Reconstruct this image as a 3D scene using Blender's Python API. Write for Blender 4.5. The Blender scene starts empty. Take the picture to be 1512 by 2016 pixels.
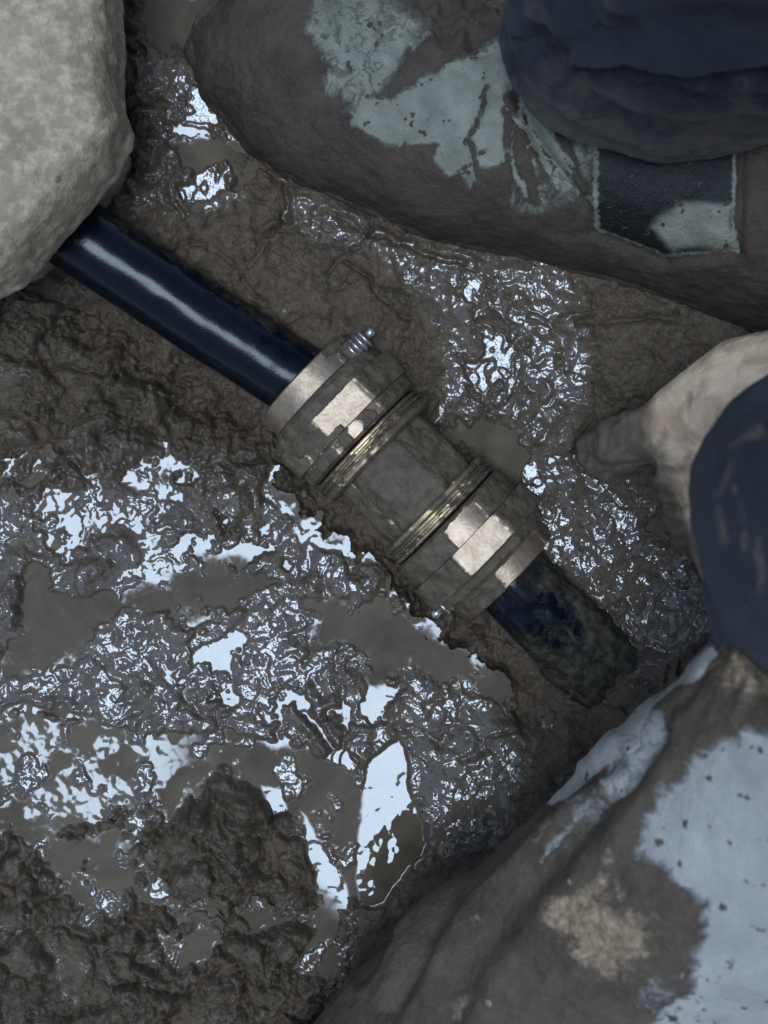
import bpy, bmesh, math
import numpy as np
from mathutils import Vector, Matrix

S = bpy.context.scene
R = math.radians
# ------------------------------------------------------------------ camera, light, exposure
H = 0.90                                   # camera height above the puddle level
FPX = 2700.0                               # focal length in photo pixels (1512 x 2016)
cam_d = bpy.data.cameras.new('camera'); cam = bpy.data.objects.new('camera', cam_d)
S.collection.objects.link(cam); S.camera = cam
cam.location = (0, 0, H)
cam_d.sensor_fit = 'VERTICAL'; cam_d.sensor_height = 36; cam_d.lens = 36 * FPX / 2016
cam_d.clip_start = 0.01; cam_d.clip_end = 100
cam_d.dof.use_dof = True; cam_d.dof.focus_distance = 0.865; cam_d.dof.aperture_fstop = 7.5

SUN_X, SUN_Y = -4.6, -5.4                  # tilt of the light from the zenith, degrees
sd = Vector((math.tan(R(SUN_X)), math.tan(R(SUN_Y)), 1)).normalized()
w = bpy.data.worlds.new('World'); S.world = w; w.use_nodes = True
nt = w.node_tree; bg = nt.nodes['Background']
sky = nt.nodes.new('ShaderNodeTexSky'); sky.sky_type = 'NISHITA'; sky.sun_disc = False
sky.sun_elevation = math.asin(sd.z); sky.sun_rotation = math.atan2(sd.x, sd.y)
nt.links.new(sky.outputs[0], bg.inputs[0]); bg.inputs[1].default_value = 0.085
sun_d = bpy.data.lights.new('sun', 'SUN'); sun = bpy.data.objects.new('sun', sun_d)
S.collection.objects.link(sun); sun.location = (0, 0, 3)
sun.rotation_euler = sd.to_track_quat('Z', 'Y').to_euler()
sun_d.energy = 1.25; sun_d.angle = R(24); sun_d.color = (0.61, 0.79, 1.0)
S.view_settings.view_transform = 'Standard'; S.view_settings.look = 'None'
S.view_settings.exposure = 0.86; S.view_settings.gamma = 1; S.view_settings.use_curve_mapping = False

# ------------------------------------------------------------------ numpy noise
rng = np.random.RandomState(7)
PERM = rng.permutation(256).astype(np.int32); PERM = np.concatenate([PERM, PERM, PERM])
G2 = np.stack([np.cos(np.arange(256) / 256 * 2 * np.pi), np.sin(np.arange(256) / 256 * 2 * np.pi)], -1).astype(np.float32)
g3 = rng.normal(size=(256, 3)); G3 = (g3 / np.linalg.norm(g3, axis=1)[:, None]).astype(np.float32)

def n2(x, y, lam=1.0, seed=0):
    x = (x / lam + seed * 17.31).astype(np.float32); y = (y / lam + seed * 5.77).astype(np.float32)
    xi = np.floor(x).astype(np.int32); yi = np.floor(y).astype(np.int32)
    xf = x - xi; yf = y - yi
    u = xf * xf * xf * (xf * (xf * 6 - 15) + 10); v = yf * yf * yf * (yf * (yf * 6 - 15) + 10)
    xi &= 255; yi &= 255
    def g(a, b, dx, dy):
        h = PERM[PERM[(xi + a) & 255] + ((yi + b) & 255)]
        return G2[h, 0] * dx + G2[h, 1] * dy
    a = g(0, 0, xf, yf); b = g(1, 0, xf - 1, yf); c = g(0, 1, xf, yf - 1); d = g(1, 1, xf - 1, yf - 1)
    return ((a + u * (b - a)) + v * ((c + u * (d - c)) - (a + u * (b - a)))) * 1.5

def n3(P, lam=1.0, seed=0):
    P = (P / lam + seed * 11.13).astype(np.float32)
    I = np.floor(P).astype(np.int32); F = P - I
    U = F * F * F * (F * (F * 6 - 15) + 10); I &= 255
    def g(a, b, c):
        h = PERM[PERM[PERM[(I[:, 0] + a) & 255] + ((I[:, 1] + b) & 255)] + ((I[:, 2] + c) & 255)]
        return G3[h, 0] * (F[:, 0] - a) + G3[h, 1] * (F[:, 1] - b) + G3[h, 2] * (F[:, 2] - c)
    def L(p, q, t): return p + t * (q - p)
    x0 = L(L(g(0, 0, 0), g(1, 0, 0), U[:, 0]), L(g(0, 1, 0), g(1, 1, 0), U[:, 0]), U[:, 1])
    x1 = L(L(g(0, 0, 1), g(1, 0, 1), U[:, 0]), L(g(0, 1, 1), g(1, 1, 1), U[:, 0]), U[:, 1])
    return L(x0, x1, U[:, 2]) * 1.4

def fbm2(x, y, lam, o=3, seed=0, gain=.5):
    s = 0; a = 1
    for k in range(o):
        s = s + a * n2(x, y, lam / 2 ** k, seed + k * 3); a *= gain
    return s
def fbm3(P, lam, o=3, seed=0, gain=.5):
    s = 0; a = 1
    for k in range(o):
        s = s + a * n3(P, lam / 2 ** k, seed + k * 3); a *= gain
    return s
def worley(x, y, lam, seed=0):
    x = (x / lam + seed * 7.3).astype(np.float32); y = (y / lam + seed * 3.1).astype(np.float32)
    xi = np.floor(x).astype(np.int32); yi = np.floor(y).astype(np.int32)
    f1 = np.full(x.shape, 9., np.float32); f2 = f1.copy(); idv = np.zeros(x.shape, np.float32)
    for a in (-1, 0, 1):
        for b in (-1, 0, 1):
            hh = PERM[PERM[(xi + a) & 255] + ((yi + b) & 255)]; h2 = PERM[hh + 31]
            d = np.hypot(xi + a + hh / 255. - x, yi + b + h2 / 255. - y).astype(np.float32)
            nr_ = d < f1; f2 = np.where(nr_, f1, np.minimum(f2, d)); idv = np.where(nr_, PERM[h2 + 77] / 255., idv); f1 = np.where(nr_, d, f1)
    return f1, f2, idv
def sstep(a, b, x):
    t = np.clip((x - a) / (b - a), 0, 1); return t * t * (3 - 2 * t)

def seg_d(x, y, ax, ay, bx, by):
    dx, dy = bx - ax, by - ay
    t = np.clip(((x - ax) * dx + (y - ay) * dy) / (dx * dx + dy * dy + 1e-9), 0, 1)
    return np.hypot(x - ax - t * dx, y - ay - t * dy)
def line_d(x, y, pts):
    d = 1e9
    for (a, b) in zip(pts[:-1], pts[1:]): d = np.minimum(d, seg_d(x, y, *a, *b))
    return d
def poly_sd(x, y, pts):                     # negative inside
    d = line_d(x, y, list(pts) + [pts[0]])
    ins = np.zeros(x.shape, bool); n = len(pts)
    for i in range(n):
        ax, ay = pts[i]; bx, by = pts[(i + 1) % n]
        if ay == by: continue
        c = ((ay > y) != (by > y)) & (x < (bx - ax) * (y - ay) / (by - ay) + ax)
        ins ^= c
    return np.where(ins, -d, d)
def pm(x, y, pts, soft=12):
    return 1 - sstep(-soft, soft, poly_sd(x, y, pts))
def blob(x, y, cx, cy, rx, ry, ang=0, p=2):
    c, s = math.cos(R(ang)), math.sin(R(ang))
    a = ((x - cx) * c + (y - cy) * s) / rx; b = (-(x - cx) * s + (y - cy) * c) / ry
    return np.exp(-(a * a + b * b) ** (p / 2))

def W(px, py, z=0.0):
    k = (H - z) / FPX
    return Vector(((px - 756) * k, (1008 - py) * k, z))
def to_px(V):
    k = FPX / (H - V[:, 2])
    return V[:, 0] * k + 756, 1008 - V[:, 1] * k

# ------------------------------------------------------------------ mesh helpers
def mesh_np(name, V, F, mat, parent=None, smooth=True, attrs=None, closed=None):
    me = bpy.data.meshes.new(name)
    V = np.asarray(V, np.float32); nv = len(V)
    me.vertices.add(nv); me.vertices.foreach_set('co', V.ravel())
    if isinstance(F, np.ndarray):
        nf, k = F.shape
        me.loops.add(nf * k); me.loops.foreach_set('vertex_index', F.astype(np.int32).ravel())
        me.polygons.add(nf); me.polygons.foreach_set('loop_start', np.arange(0, nf * k, k, dtype=np.int32))
        me.polygons.foreach_set('loop_total', np.full(nf, k, np.int32))
        me.update(calc_edges=True)
    else:
        me = bpy.data.meshes.new(name); me.from_pydata([tuple(v) for v in V], [], F)
    me.polygons.foreach_set('use_smooth', np.full(len(me.polygons), smooth, bool))
    for k_, a in (attrs or {}).items():
        at = me.attributes.new(k_, 'FLOAT', 'POINT'); at.data.foreach_set('value', np.asarray(a, np.float32))
    me.materials.append(mat); me.validate()
    o = bpy.data.objects.new(name, me); S.collection.objects.link(o)
    if parent: o.parent = parent
    return o
def grid_faces(nr, nc, wrap=False):
    i = np.arange(nr - 1)[:, None]; j = np.arange(nc if wrap else nc - 1)[None, :]
    j2 = (j + 1) % nc
    a = i * nc + j; b = i * nc + j2; c = (i + 1) * nc + j2; d = (i + 1) * nc + j
    return np.stack([a, b, c, d], -1).reshape(-1, 4)
def vnormals(V, nr, nc, wrap=True):
    P = V.reshape(nr, nc, 3)
    if wrap: du = np.roll(P, -1, 1) - np.roll(P, 1, 1)
    else: du = np.gradient(P, axis=1)
    dv = np.gradient(P, axis=0)
    N = np.cross(du, dv); N /= np.linalg.norm(N, axis=2, keepdims=True) + 1e-12
    return N.reshape(-1, 3)
def empty(name, loc, label, cat, group=None):
    o = bpy.data.objects.new(name, None); S.collection.objects.link(o); o.location = loc
    o.empty_display_size = .02; o['label'] = label; o['category'] = cat
    if group: o['group'] = group
    return o
def keep(o):                                # geometry is written in world space; undo the parent's offset
    o.matrix_parent_inverse = Matrix.Translation(-o.parent.location) if o.parent and not o.parent.parent else Matrix()
    return o

# ------------------------------------------------------------------ materials
class M:
    def __init__(s, name):
        s.m = bpy.data.materials.new(name); s.m.use_nodes = True; s.t = s.m.node_tree
        s.b = s.t.nodes['Principled BSDF']; s.co = None
    def n(s, typ, **kw):
        nd = s.t.nodes.new('ShaderNode' + typ)
        for k, v in kw.items(): setattr(nd, k, v)
        return nd
    def lk(s, a, b): s.t.links.new(a, b)
    def val(s, x, sock):
        if isinstance(x, (int, float)): sock.default_value = x
        elif isinstance(x, tuple): sock.default_value = (*x, 1) if len(x) == 3 else x
        else: s.lk(x, sock)
    def coord(s):
        if s.co is None: s.co = s.n('TexCoord').outputs['Object']
        return s.co
    def noise(s, scale, detail=4, rough=.55, dist=0, off=0):
        c = s.coord()
        if off:
            a = s.n('VectorMath', operation='ADD'); s.lk(c, a.inputs[0]); a.inputs[1].default_value = (off, off * 1.7, off * .6); c = a.outputs[0]
        nd = s.n('TexNoise'); nd.inputs['Scale'].default_value = scale; nd.inputs['Detail'].default_value = detail
        nd.inputs['Roughness'].default_value = rough; nd.inputs['Distortion'].default_value = dist
        s.lk(c, nd.inputs['Vector']); return nd.outputs['Fac']
    def mix(s, f, a, b):
        nd = s.n('Mix', data_type='RGBA'); s.val(f, nd.inputs[0]); s.val(a, nd.inputs[6]); s.val(b, nd.inputs[7]); return nd.outputs[2]
    def math(s, op, a, b=0.0, c=None, clamp=False):
        nd = s.n('Math', operation=op, use_clamp=clamp); s.val(a, nd.inputs[0]); s.val(b, nd.inputs[1])
        if c is not None: s.val(c, nd.inputs[2])
        return nd.outputs[0]
    def ramp(s, f, a, b, lo=0.0, hi=1.0):
        nd = s.n('MapRange'); s.val(f, nd.inputs[0]); nd.inputs[1].default_value = a; nd.inputs[2].default_value = b
        nd.inputs[3].default_value = lo; nd.inputs[4].default_value = hi; return nd.outputs[0]
    def attr(s, name): return s.n('Attribute', attribute_name=name).outputs['Fac']
    def bump(s, h, dist, prev=None, strength=1.0):
        nd = s.n('Bump'); nd.inputs['Distance'].default_value = dist; nd.inputs['Strength'].default_value = strength
        s.val(h, nd.inputs['Height'])
        if prev is not None: s.lk(prev, nd.inputs['Normal'])
        return nd.outputs[0]
    def set(s, **kw):
        for k, v in kw.items(): s.val(v, s.b.inputs[k.replace('_', ' ')])
        return s.m

MUD_D = (0.040, 0.032, 0.026); MUD_L = (0.105, 0.088, 0.070)
def mk_mud(name='wet_mud', wetname='wet'):
    m = M(name); a = m.noise(30, 5, .6); b = m.noise(220, 4, .65, off=3)
    c = m.mix(m.ramp(a, .35, .68), (0.082, 0.058, 0.036), (0.126, 0.090, 0.058))
    c = m.mix(m.ramp(b, .42, .72), c, (0.150, 0.117, 0.086))
    c = m.mix(m.ramp(m.noise(480, 3, .7, off=9), .62, .72, 0, .6), c, (0.24, 0.195, 0.145))
    wet = m.attr(wetname)
    fine = m.noise(900, 3, .6, off=5); mid = m.noise(330, 4, .6, off=2)
    nb = m.bump(fine, .0009, m.bump(mid, .0022))
    cb = m.bump(m.noise(300, 2, .5, off=7), .0005)
    wn = m.ramp(m.math('ADD', wet, m.math('MULTIPLY', m.math('SUBTRACT', m.noise(90, 3, .6, off=13), .5), .8)), .2, .75)
    return m.set(Base_Color=c, Roughness=m.ramp(wet, 0, 1, .72, .5), Normal=nb, Coat_Weight=wn, Coat_Roughness=m.ramp(wet, .1, .8, .30, .035),
                 Coat_IOR=1.62, Coat_Normal=cb, Specular_IOR_Level=.2)
MUD = mk_mud()
def mk_water():
    m = M('murky_water')
    c = m.mix(m.ramp(m.noise(16, 6, .65, dist=1.4), .36, .68), (0.070, 0.052, 0.034), (0.122, 0.094, 0.064))
    nb = m.bump(m.noise(60, 2, .5, off=4), .0006)
    return m.set(Base_Color=c, Roughness=m.ramp(m.attr('rough'), 0, 1, .02, .62), Normal=nb, IOR=1.54, Specular_IOR_Level=m.ramp(m.attr('rough'), 0, 1, .5, .12))
WATER = mk_water()
def mk_stone():
    m = M('sandy_stone')
    c = m.mix(m.ramp(m.noise(14, 5, .6), .38, .66), (0.27, 0.205, 0.138), (0.38, 0.295, 0.20))
    c = m.mix(m.ramp(m.noise(120, 4, .7, off=2), .45, .72), c, (0.56, 0.45, 0.31))
    c = m.mix(m.ramp(m.noise(170, 3, .7, off=6), .58, .74, 0, .6), c, (0.19, 0.145, 0.105))
    c = m.mix(m.ramp(m.noise(8, 3, .6, dist=1, off=8), .52, .68, 0, .55), c, (0.22, 0.165, 0.12))
    nb = m.bump(m.noise(500, 4, .7, off=3), .0009, m.bump(m.noise(150, 4, .6), .0012))
    return m.set(Base_Color=c, Roughness=.9, Normal=nb, Specular_IOR_Level=.2)
STONE = mk_stone()
def mk_pipe():
    m = M('blue_black_polyethylene'); mud = m.attr('mud')
    sc = m.noise(75, 8, .75, dist=1.2, off=4)
    c = m.mix(m.ramp(m.noise(300, 4, .7), .45, .75, 0, .35), (0.0026, 0.0042, 0.0068), (0.010, 0.014, 0.018))
    f = m.ramp(m.math('ADD', mud, m.math('MULTIPLY', m.math('SUBTRACT', sc, .5), 1.5)), .42, .68)
    c = m.mix(f, c, m.mix(m.ramp(m.noise(150, 4, .6, off=2), .4, .7), (0.014, 0.014, 0.010), (0.080, 0.062, 0.040)))
    nb = m.bump(m.noise(700, 3, .6, off=6), .00008, m.bump(f, .0006))
    return m.set(Base_Color=c, Roughness=m.ramp(m.math('ADD', f, m.ramp(m.noise(260, 5, .75, off=21), .55, .8, 0, .25)), 0, 1, .17, .6), Normal=nb, IOR=1.46, Specular_IOR_Level=.24)
PIPE = mk_pipe()
def mk_metal(name, col, col2, rough):
    m = M(name); mud = m.attr('mud')
    mt = m.mix(m.ramp(m.noise(120, 5, .7, off=1), .4, .68), col, col2)
    f = m.ramp(m.math('ADD', mud, m.math('MULTIPLY', m.math('SUBTRACT', m.noise(220, 5, .62, off=4), .5), .9)), .44, .56)
    md = m.mix(m.ramp(m.noise(110, 5, .6, off=3), .36, .72), (0.070, 0.052, 0.034), (0.14, 0.106, 0.070))
    nb = m.bump(m.noise(800, 4, .6, off=6), .0005, m.bump(m.noise(200, 4, .55, off=3), .0014))
    nc = m.bump(m.noise(500, 3, .6, off=7), .00016)
    mx = m.n('Mix', data_type='VECTOR'); m.val(f, mx.inputs[0]); m.lk(nc, mx.inputs[4]); m.lk(nb, mx.inputs[5])
    return m.set(Base_Color=m.mix(f, mt, md), Metallic=m.ramp(f, 0, 1, .9, 0), Roughness=m.ramp(f, 0, 1, rough, .55),
                 Normal=mx.outputs[1], Coat_Weight=0.0, Specular_IOR_Level=.3)
BRONZE = mk_metal('dull_gunmetal', (0.43, 0.33, 0.24), (0.27, 0.195, 0.13), .48)
BRASS = mk_metal('worn_brass', (0.50, 0.385, 0.24), (0.20, 0.148, 0.09), .46)
STEEL = mk_metal('bolt_steel', (0.55, 0.56, 0.53), (0.4, 0.4, 0.36), .25)
def mk_boot(name, light, light2, k=1.0):
    m = M(name); mud = m.attr('mud'); dark = m.attr('dark'); tan = m.attr('tan')
    n_ = m.noise(85, 8, .74, dist=1.1, off=4)
    f = m.ramp(m.math('ADD', mud, m.math('MULTIPLY', m.math('SUBTRACT', n_, .5), 1.45)), .38, .64)
    sp = m.ramp(m.noise(130, 2, .5, off=11), .66, .70)
    f = m.math('MAXIMUM', f, sp)
    rub = m.mix(m.ramp(m.noise(45, 4, .6), .35, .7), light, light2)
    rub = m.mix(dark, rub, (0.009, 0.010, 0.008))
    md = m.mix(m.ramp(m.noise(40, 5, .62, off=2), .36, .7), (0.060 * k, 0.042 * k, 0.029 * k), (0.104 * k, 0.075 * k, 0.052 * k))
    md = m.mix(m.ramp(m.noise(400, 4, .7, off=12), .5, .75, 0, .6), md, (0.14 * k, 0.112 * k, 0.085 * k))
    tf = m.ramp(m.math('ADD', tan, m.math('MULTIPLY', m.math('SUBTRACT', m.noise(110, 5, .7, off=6), .5), 1.1)), .42, .62)
    md = m.mix(tf, md, m.mix(m.ramp(m.noise(240, 4, .7, off=8), .4, .65), (0.17, 0.120, 0.075), (0.37, 0.275, 0.175)))
    nb = m.bump(m.noise(650, 4, .65, off=9), .0008, m.bump(f, .0007, m.bump(m.noise(170, 4, .6, off=3), .0014)))
    return m.set(Base_Color=m.mix(f, rub, md), Roughness=m.ramp(f, 0, 1, .42, .68), Normal=nb, Specular_IOR_Level=.35)
BOOT_A = mk_boot('shaded_muddy_green_rubber', (0.145, 0.145, 0.108), (0.255, 0.250, 0.190), .72)  # mud colour scaled down here: the trench shade is painted into it
BOOT_B = mk_boot('muddy_grey_rubber', (0.30, 0.29, 0.26), (0.40, 0.385, 0.345))
def mk_cloth():
    m = M('navy_work_cloth'); mud = m.attr('mud')
    c = m.mix(m.ramp(m.noise(40, 4, .6), .35, .7), (0.0045, 0.0055, 0.0085), (0.011, 0.013, 0.019))
    f = m.ramp(m.math('ADD', mud, m.math('MULTIPLY', m.math('SUBTRACT', m.noise(45, 6, .65, dist=.5, off=4), .5), 2.0)), .44, .80)
    c = m.mix(f, c, m.mix(m.noise(160, 4, .6, off=5), (0.028, 0.021, 0.016), (0.10, 0.076, 0.055)))
    wv = m.n('TexWave', wave_type='BANDS', bands_direction='DIAGONAL'); wv.inputs['Scale'].default_value = 420; wv.inputs['Distortion'].default_value = .6; m.lk(m.coord(), wv.inputs['Vector'])
    nb = m.bump(wv.outputs['Fac'], .00035, m.bump(m.noise(500, 4, .6, off=6), .0008, m.bump(m.noise(55, 5, .6, dist=.6, off=7), .004)))
    return m.set(Base_Color=c, Roughness=.85, Normal=nb, Specular_IOR_Level=.2, Sheen_Weight=.15)
CLOTH = mk_cloth()
def mk_skin():
    m = M('muddy_skin'); mud = m.attr('mud')
    c = m.mix(m.ramp(m.noise(35, 4, .6, dist=1), .42, .62), (0.80, 0.60, 0.40), (0.56, 0.38, 0.25))
    f = m.ramp(m.math('ADD', mud, m.math('MULTIPLY', m.math('SUBTRACT', m.noise(50, 6, .62, dist=.8, off=4), .5), 1.3)), .30, .75)
    c = m.mix(f, c, m.mix(m.noise(130, 4, .6, off=5), (0.13, 0.095, 0.060), (0.30, 0.225, 0.145)))
    c = m.mix(m.ramp(m.math('ADD', mud, m.math('MULTIPLY', m.math('SUBTRACT', m.noise(90, 6, .65, off=15), .5), .8)), .75, 1.05), c, m.mix(m.noise(200, 4, .6, off=5), (0.060, 0.044, 0.030), (0.145, 0.110, 0.075)))
    nb = m.bump(m.noise(420, 4, .6, off=6), .0007)
    mm = m.set(Base_Color=c, Roughness=m.ramp(f, 0, 1, .5, .7), Normal=nb, Subsurface_Weight=.08)
    m.b.inputs['Subsurface Radius'].default_value = (.01, .004, .002); return mm
SKIN = mk_skin()

# ------------------------------------------------------------------ pipe geometry that the mud must follow
ZC = 0.020
P_A = W(600, 745, ZC); P_B = W(1002, 1137, ZC)        # end faces of the coupling
AX = (P_B - P_A).normalized(); UP = Vector((0, 0, 1))
SIDE = AX.cross(UP); SIDE = SIDE if SIDE.y < 0 else -SIDE   # towards the lower left of the picture
K = (H - ZC) / FPX                                     # metres per photo pixel at the coupling

# ------------------------------------------------------------------ mud height field
def axis_coords(a, b, fine, far, ratio=1.35):
    c = list(np.arange(a, b + .1, fine)); s = fine * 2; lo = []; p = a
    while p > -far: p -= s; lo.append(p); s = min(s * ratio, 600)
    s = fine * 2; hi = []; p = b
    while p < far: p += s; hi.append(p); s = min(s * ratio, 600)
    return np.array(lo[::-1] + c + hi)
STEP = 1.9
ux = axis_coords(-70, 1582, STEP, 9000); vy = axis_coords(-70, 2086, STEP, 9000)
U, Vv = np.meshgrid(ux, vy); shp = U.shape; u = U.ravel(); v = Vv.ravel()

P_WATER = [
 [(-90,1405),(120,1400),(200,1425),(400,1445),(560,1450),(640,1490),(700,1520),(760,1480),(800,1560),(850,1665),(740,1790),(690,1800),(640,1700),(595,1640),(520,1600),(500,1560),(430,1530),(370,1575),(260,1600),(200,1620),(110,1650),(-90,1610)],
 [(0,1620),(90,1640),(200,1650),(260,1610),(330,1590),(230,1670),(180,1700),(175,1760),(150,1790),(110,1750),(60,1680)],
 [(330,1850),(390,1830),(430,1860),(400,1890),(310,1890)],
 [(60,1110),(160,1165),(300,1180),(420,1120),(540,1150),(500,1180),(330,1200),(200,1220),(120,1310),(30,1330)],
 [(820,850),(960,800),(1010,830),(1050,900),(1030,960),(1000,1000),(940,900)],
 [(260,10),(420,0),(440,110),(330,100),(290,70)],
 [(330,250),(400,260),(460,290),(500,350),(470,380),(370,330)],
 [(330,270),(370,180),(405,170),(440,240),(465,272),(400,262)],
 [(665,1345),(720,1340),(800,1345),(760,1410),(700,1440),(668,1400)],
 [(600,1180),(760,1200),(880,1270),(1000,1350),(1030,1400),(860,1340),(700,1300),(620,1260)],
 [(905,560),(950,570),(960,600),(905,605)], [(960,660),(1010,680),(1015,780),(950,760)],
 [(260,940),(350,930),(370,960),(290,970)], [(40,1060),(90,960),(150,970),(165,1060),(120,1110),(80,1030)],
 [(330,1040),(420,1040),(540,1060),(560,1110),(430,1100),(350,1090)],
 [(80,1130),(150,1160),(155,1185),(90,1170)], [(380,1220),(470,1200),(480,1340),(430,1390),(400,1300)],
 [(600,1310),(660,1280),(640,1330),(560,1370)], [(480,1380),(560,1400),(540,1440),(490,1430)],
 [(150,1690),(250,1640),(300,1600),(280,1700),(230,1800),(150,1820)], [(600,1790),(700,1800),(690,1880),(640,1960),(590,1900)], [(270,1690),(360,1760),(420,1800),(330,1800),(270,1760)], [(480,1800),(560,1790),(570,1820),(500,1830)],
]
def path_sd(pts):
    best = np.full(u.shape, 1e9); sg = np.zeros_like(u)
    for (ax, ay), (bx, by) in zip(pts[:-1], pts[1:]):
        d = seg_d(u, v, ax, ay, bx, by); s = (bx - ax) * (v - ay) - (by - ay) * (u - ax)
        m_ = d < best; best = np.where(m_, d, best); sg = np.where(m_, np.sign(s), sg)
    return best * sg                              # positive on the lower-left side
sdp = path_sd([(60, 420), (600, 760), (1010, 1145), (1180, 1320)])
along = sstep(60, 160, u) * (1 - sstep(1130, 1200, u))
hol2 = np.exp(-((sdp - 118 + 40 * fbm2(u, v, 75, 4, 180, .6)) / 46) ** 2) * sstep(60, 160, u) * (1 - sstep(1000, 1120, u))
WARPX = 9 * fbm2(u, v, 45, 3, 40) + 15 * n2(u, v, 95, 44); WARPY = 9 * fbm2(u, v, 45, 3, 50) + 15 * n2(u, v, 95, 54)
uw, vw = u + WARPX, v + WARPY
pool = np.zeros_like(u)
RAG = 26 * fbm2(u, v, 62, 4, 140, .6)
RAGS = {0: .7, 1: 1.0, 3: 1.0, 9: 1.2, 4: .8, 10: 1.3, 11: 1.3, 12: 1.3, 14: 1.9, 16: 1.9, 13: 1.0, 8: .8, 18: 1.5, 17: 1.3}
for i_, p in enumerate(P_WATER):   # ragged shorelines
    pool = np.maximum(pool, 1 - sstep(-13, 13, poly_sd(uw, vw, p) + RAG * RAGS.get(i_, 1.0)))
GLOSS = [(588,1600),(625,1640),(680,1740),(692,1800),(632,1790),(615,1700)], [(725,1500),(785,1450),(815,1560),(850,1665),(740,1790),(700,1790),(705,1640)], [(515,1545),(560,1550),(560,1600),(530,1610)]
gl = np.zeros_like(u)
for p in GLOSS: gl = np.maximum(gl, pm(u + .6 * WARPX, v + .6 * WARPY, p, 5))
pool = np.maximum(pool, gl) * (1 - sstep(.25, .6, hol2))
crink = (pm(uw, vw, [(20,930),(260,880),(600,960),(760,1180),(1060,1420),(980,1640),(840,1700),(700,1480),(330,1440),(-80,1400),(-80,950)], 40)
         + pm(uw, vw, [(1020,900),(1200,930),(1360,1050),(1400,1230),(1240,1340),(1150,1150),(1040,1060)], 30)
         + pm(uw, vw, [(740,480),(1130,520),(1160,760),(1080,880),(1000,860),(840,860),(880,700)], 30)
         + pm(uw, vw, [(250,120),(420,120),(480,400),(360,440),(230,380),(320,280)], 25)
         + pm(uw, vw, [(540,370),(700,430),(740,500),(620,480)], 15)).clip(0, 1)
clod = (pm(uw, vw, [(-90,570),(90,560),(360,720),(560,880),(560,980),(300,940),(60,960),(-90,960)], 40)
        + pm(uw, vw, [(-90,1600),(370,1570),(520,1560),(640,1720),(690,1800),(640,2090),(-90,2090)], 30)
        + pm(uw, vw, [(235,60),(300,90),(320,280),(250,400),(200,300)], 20)).clip(0, 1)
slur = np.zeros_like(u)
for i in (3, 4, 5, 6, 9): slur = np.maximum(slur, 1 - sstep(-12, 30, poly_sd(uw, vw, P_WATER[i]) + RAG * RAGS.get(i, 1.0)))

base = 5.5 + 3.0 * fbm2(u, v, 260, 3, 1) - 3.6 * pm(u, v, [(-80,960),(300,900),(600,980),(760,1180),(1000,1400),(820,1560),(600,1480),(-80,1440)], 60) - 2.2 * pm(u, v, [(780,520),(1130,560),(1100,860),(1330,1020),(1260,1260),(1060,1080),(830,860)], 50)
base += 9 * blob(u, v, 620, 560, 230, 110, 35) + 8 * blob(u, v, 1230, 700, 190, 90, 20)
base += 5 * blob(u, v, 860, 700, 60, 160, -40) + 7 * blob(u, v, 1120, 1470, 220, 110, -35)
base += 5 * blob(u, v, 120, 760, 200, 130, 20) + 6 * blob(u, v, 80, 2000, 380, 120) + 5 * blob(u, v, 900, 1560, 130, 90, -40)
# big clods
for (cx, cy, rx, ry, an, h) in [(430,1650,75,85,0,26),(395,1590,32,36,0,14),(500,1640,45,60,10,15),(565,1700,36,55,0,12),(470,1730,60,30,0,11),(330,1720,50,34,0,7),
        (110,1700,42,34,0,8),(560,1860,75,60,0,9),(250,1870,60,40,0,6),(440,940,70,55,10,8),(455,1010,30,50,0,9),(240,900,60,40,0,7),(290,310,30,26,0,9),(270,165,26,40,0,9),
        (90,870,60,40,20,7),(180,1120,26,34,0,7),(40,1180,44,40,0,8),(350,1020,40,22,0,5),(240,1080,34,24,0,4),(1180,1360,80,62,45,17),(1250,1330,50,40,0,9),(520,900,45,55,30,9),
        (700,1120,60,40,50,3),(180,810,70,40,30,5),(330,770,60,40,40,5),(30,700,60,60,0,6),(720,1420,34,26,0,1)]:
    base += h * blob(u + WARPX * 1.3, v + WARPY * 1.3, cx, cy, rx * 1.12, ry * 1.12, an, 4.5)
# trough along the lower-left side of the pipe, bank on the other side
hollow = np.exp(-((sdp - 120) / 62) ** 2) * along
base -= hollow * (9 + 3 * n2(u, v, 90, 77))
bank = np.exp(-((sdp + 125) / 60) ** 2) * along
base += bank * (7.5 * (1 - sstep(760, 860, u)) + 1.0) 
base -= 6 * np.exp(-(sdp / 70) ** 2) * along
# grooves
for pts, wd, dp in [([(592,1362),(618,1420),(660,1480),(735,1545)],7,8),([(-80,1400),(90,1388),(140,1398),(180,1425),(250,1440)],5,6),([(612,1415),(665,1400)],5,5),
        ([(520,340),(556,372),(566,440),(545,470)],6,6),([(690,520),(740,560),(800,640)],6,4),([(480,520),(540,460),(590,450)],6,4),([(730,462),(770,480),(900,520)],8,6),
        ([(1140,640),(1250,640),(1330,620)],8,5),([(640,430),(760,470)],6,4),([(460,250),(440,230),(420,180),(405,110)],6,5),([(350,330),(345,400),(360,440)],6,4),
        ([(900,1500),(960,1450),(1020,1440)],5,3),([(830,940),(870,1000),(860,1060)],5,0),([(1290,1040),(1330,1045)],14,9),([(730,470),(700,500),(640,540)],5,3),([(390,480),(450,520),(520,600)],5,3)]:
    d = line_d(uw, vw, pts)
    base += -dp * np.exp(-(d / wd) ** 2) + dp * .35 * np.exp(-((d - 2.6 * wd) / (1.4 * wd)) ** 2)
h = base * (1 - pool) + pool * (-1.3 + 3.0 * sstep(.05, .5, fbm2(u, v, 70, 4, 150)) * (1 - slur) * (1 - gl) + .5 * fbm2(u, v, 18, 2, 152))
rest = (1 - pool)
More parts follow.
